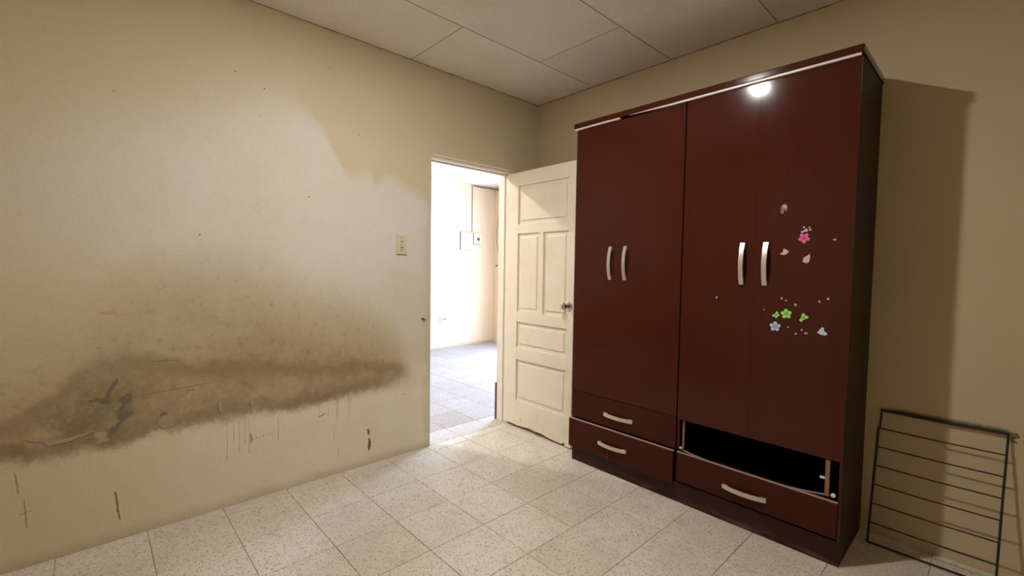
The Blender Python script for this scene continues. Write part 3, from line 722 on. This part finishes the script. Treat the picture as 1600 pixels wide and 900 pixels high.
for x, z, r in ((2.046, 1.417, .007), (2.060, 1.423, .009), (2.075, 1.425, .006), (2.072, 1.435, .004), (2.052, 1.436, .004), (2.165, 1.379, .006), (1.977, 1.123, .005), (1.995, 1.115, .004), (2.033, 1.098, .006), (2.121, 1.117, .005), (2.152, 1.131, .005), (1.906, 1.066, .004), (2.008, 0.996, .004), (2.060, 0.990, .005), (2.076, 0.977, .006), (2.038, 0.970, .005), (1.690, 1.110, .006)):
    dd = doors[2] if x < 1.857 else D4
    bm = PR([(x - 1.5 + u, z + v) for u, v in rag(r, r * 0.8, 8)], 'xz', WF + 0.225 - 0.0008, WF + 0.225 + 0.0003)
    link('paper_scrap', bm, 'paper', dd)

# ================================================================== WIRE RACK leaning on the back wall
rk = empty('wire_rack', (2.49, -0.118, 0)); tag(rk, 'rusty wire rack leaning on the wall beside the wardrobe', 'rack')
def rp(u, v):   # u across 0..1, v up 0..1, in rack-local space
    xb = 2.282 + u * (2.682 - 2.282); xt = 2.291 + u * (2.692 - 2.291)
    yb = -0.122; yt = -0.013
    return Vector((xb + (xt - xb) * v - 2.49, yb + (yt - yb) * v + 0.118, 0.006 + 0.594 * v))
bm = bmesh.new(); tube(bm, [rp(-0.012, 1), rp(0.2, 1.001), rp(0.5, 0.997), rp(0.8, 1.0), rp(1.01, 1)], 0.0065, 8)
link('top_bar', bm, 'rack', rk)
bm = bmesh.new(); tube(bm, [rp(0, 0.985), rp(-0.003, 0.86)], 0.0035, 8); tube(bm, [rp(-0.014, 0.865), rp(-0.012, 0.0)], 0.0048, 8)
link('side_post', bm, 'rack', rk)
bm = bmesh.new(); tube(bm, [rp(1, 0.99), rp(0.998, 0.5), rp(1, 0.0)], 0.0042, 8)
link('side_post', bm, 'rack', rk)
for k in range(1, 7):
    v = 1 - k / 7.0
    bm = bmesh.new(); tube(bm, [rp(-0.01, v + 0.004), rp(0.5, v - 0.002), rp(1.0, v)], 0.0030, 7)
    link('cross_bar', bm, 'rack', rk)
bm = bmesh.new(); tube(bm, [rp(-0.025, 0), rp(0.5, 0.0), rp(1.01, 0)], 0.0045, 8)
link('bottom_bar', bm, 'rack', rk)

# ================================================================== ELECTRICS
sw = empty('light_switch', (0.0, -1.247, 1.38)); tag(sw, 'yellowed double light switch on the stained wall', 'light switch')
link('plate', B(0.0, 0.009, -0.037, 0.037, -0.060, 0.060, bev=0.003), 'switch', sw)
link('recess', B(0.0085, 0.0096, -0.013, 0.013, -0.045, 0.050), 'toggle', sw)
for z in (0.021, -0.017):
    tg = link('toggle', B(0.009, 0.0135, -0.012, 0.012, z - 0.014, z + 0.014, bev=0.002), 'switch', sw)
    link('slot', B(0.0125, 0.0138, -0.009, 0.009, z - 0.0045, z + 0.0015), 'gap', tg)
link('lower_lip', B(0.006, 0.011, -0.035, 0.035, -0.0615, -0.058), 'toggle', sw)

pb = empty('breaker_box', (HX, 1.62, 1.643)); tag(pb, 'flat painted breaker box cover on the hall wall', 'breaker box')
link('frame', B(0.0, 0.018, -0.118, 0.118, -0.142, 0.142), 'grey', pb)
lid = link('cover', B(0.010, 0.028, -0.110, 0.115, -0.136, 0.138, bev=0.003), 'box', pb)
for dy in (-0.018, 0.006): link('mark', B(0.0278, 0.0286, dy, dy + 0.012, 0.098, 0.118), 'grey', lid)
link('latch', B(0.0278, 0.031, -0.004, 0.010, 0.020, 0.032, bev=0.001), 'box', lid)
mt = empty('electric_meter', (HX, 1.815, 1.688)); tag(mt, 'small white meter box with dark window, right of breaker box', 'meter')
link('housing', B(0.0, 0.055, -0.068, 0.066, -0.085, 0.082, bev=0.006), 'meter', mt)
link('backplate', B(0.0, 0.010, -0.076, 0.070, -0.092, 0.088), 'grey', mt)
link('window', B(0.054, 0.057, -0.015, 0.038, -0.034, 0.016), 'gap', mt)
bm = bmesh.new(); tube(bm, [(0, 0, 0), (0, 0, 2.535 - 1.785)], 0.006, 8)
cd = link('conduit', bm, 'grey', None, (HX + 0.010, 1.733, 1.785)); tag(cd, 'thin vertical conduit running from breaker box to hall ceiling', 'conduit')
CY = HY1 - 0.012
bm = bmesh.new(); tube(bm, [(-3.086, 1.765, 2.523), (-3.086, 1.95, 2.515), (-3.086, 2.10, 2.522), (-3.070, CY - 0.01, 2.515), (-2.99, CY, 2.50), (-2.937, CY, 2.44), (-2.925, CY, 2.25), (-2.925, CY, 1.95), (-2.920, CY, 1.62), (-2.905, CY, 1.42), (-2.90, CY, 1.36), (-2.925, CY, 1.31), (-3.03, CY, 1.25)], 0.0085, 8)
cb = link('electric_cable', bm, 'cable', None, smooth=True); tag(cb, 'dark loose cable along the hall ceiling, hanging down beside the hall corner', 'cable')
bm = bmesh.new(); tube(bm, [(-2.925, CY, 2.25), (-2.96, CY - 0.01, 2.08), (-3.0, CY - 0.012, 1.85), (-3.005, CY - 0.012, 1.68), (-2.97, CY - 0.01, 1.50), (-2.905, CY, 1.42)], 0.004, 6)
link('loop', bm, 'cable', cb, smooth=True)
ol = empty('wall_outlet', (HX, 1.213, 0.437)); tag(ol, 'small socket outlet low on the hall wall', 'outlet')
link('plate', B(0.0, 0.010, -0.064, 0.064, -0.040, 0.040, bev=0.003), 'box', ol)
link('rim', B(0.0, 0.004, -0.071, 0.071, -0.047, 0.047), 'grey', ol)
for dy in (-0.030, 0.012): link('socket', B(0.009, 0.0112, dy, dy + 0.022, -0.012, 0.014), 'gap', ol)

# ---- ceiling lamps (just out of the picture): small round surface LED fittings facing down
def lamp(name, x, y, ceil_z, mat, label):
    L = empty(name, (x, y, ceil_z)); tag(L, label, 'ceiling lamp')
    bm = bmesh.new(); lathe(bm, [(0.046, 0.0), (0.046, -0.012), (0.042, -0.016), (0.036, -0.016)], (0, 0, 0), 'z', 32)
    link('housing', bm, 'plastic', L, smooth=False)
    bm = bmesh.new(); lathe(bm, [(0.0345, -0.0155), (0.0345, -0.0175), (0.033, -0.0185)], (0, 0, 0), 'z', 32)
    link('diffuser', bm, mat, L)
lamp('ceiling_lamp', 1.41, -1.72, H, 'led', 'round lit LED lamp on the room ceiling')
lamp('ceiling_lamp', -0.92, -1.35, HH, 'led_hall', 'round lit LED lamp on the hall ceiling')
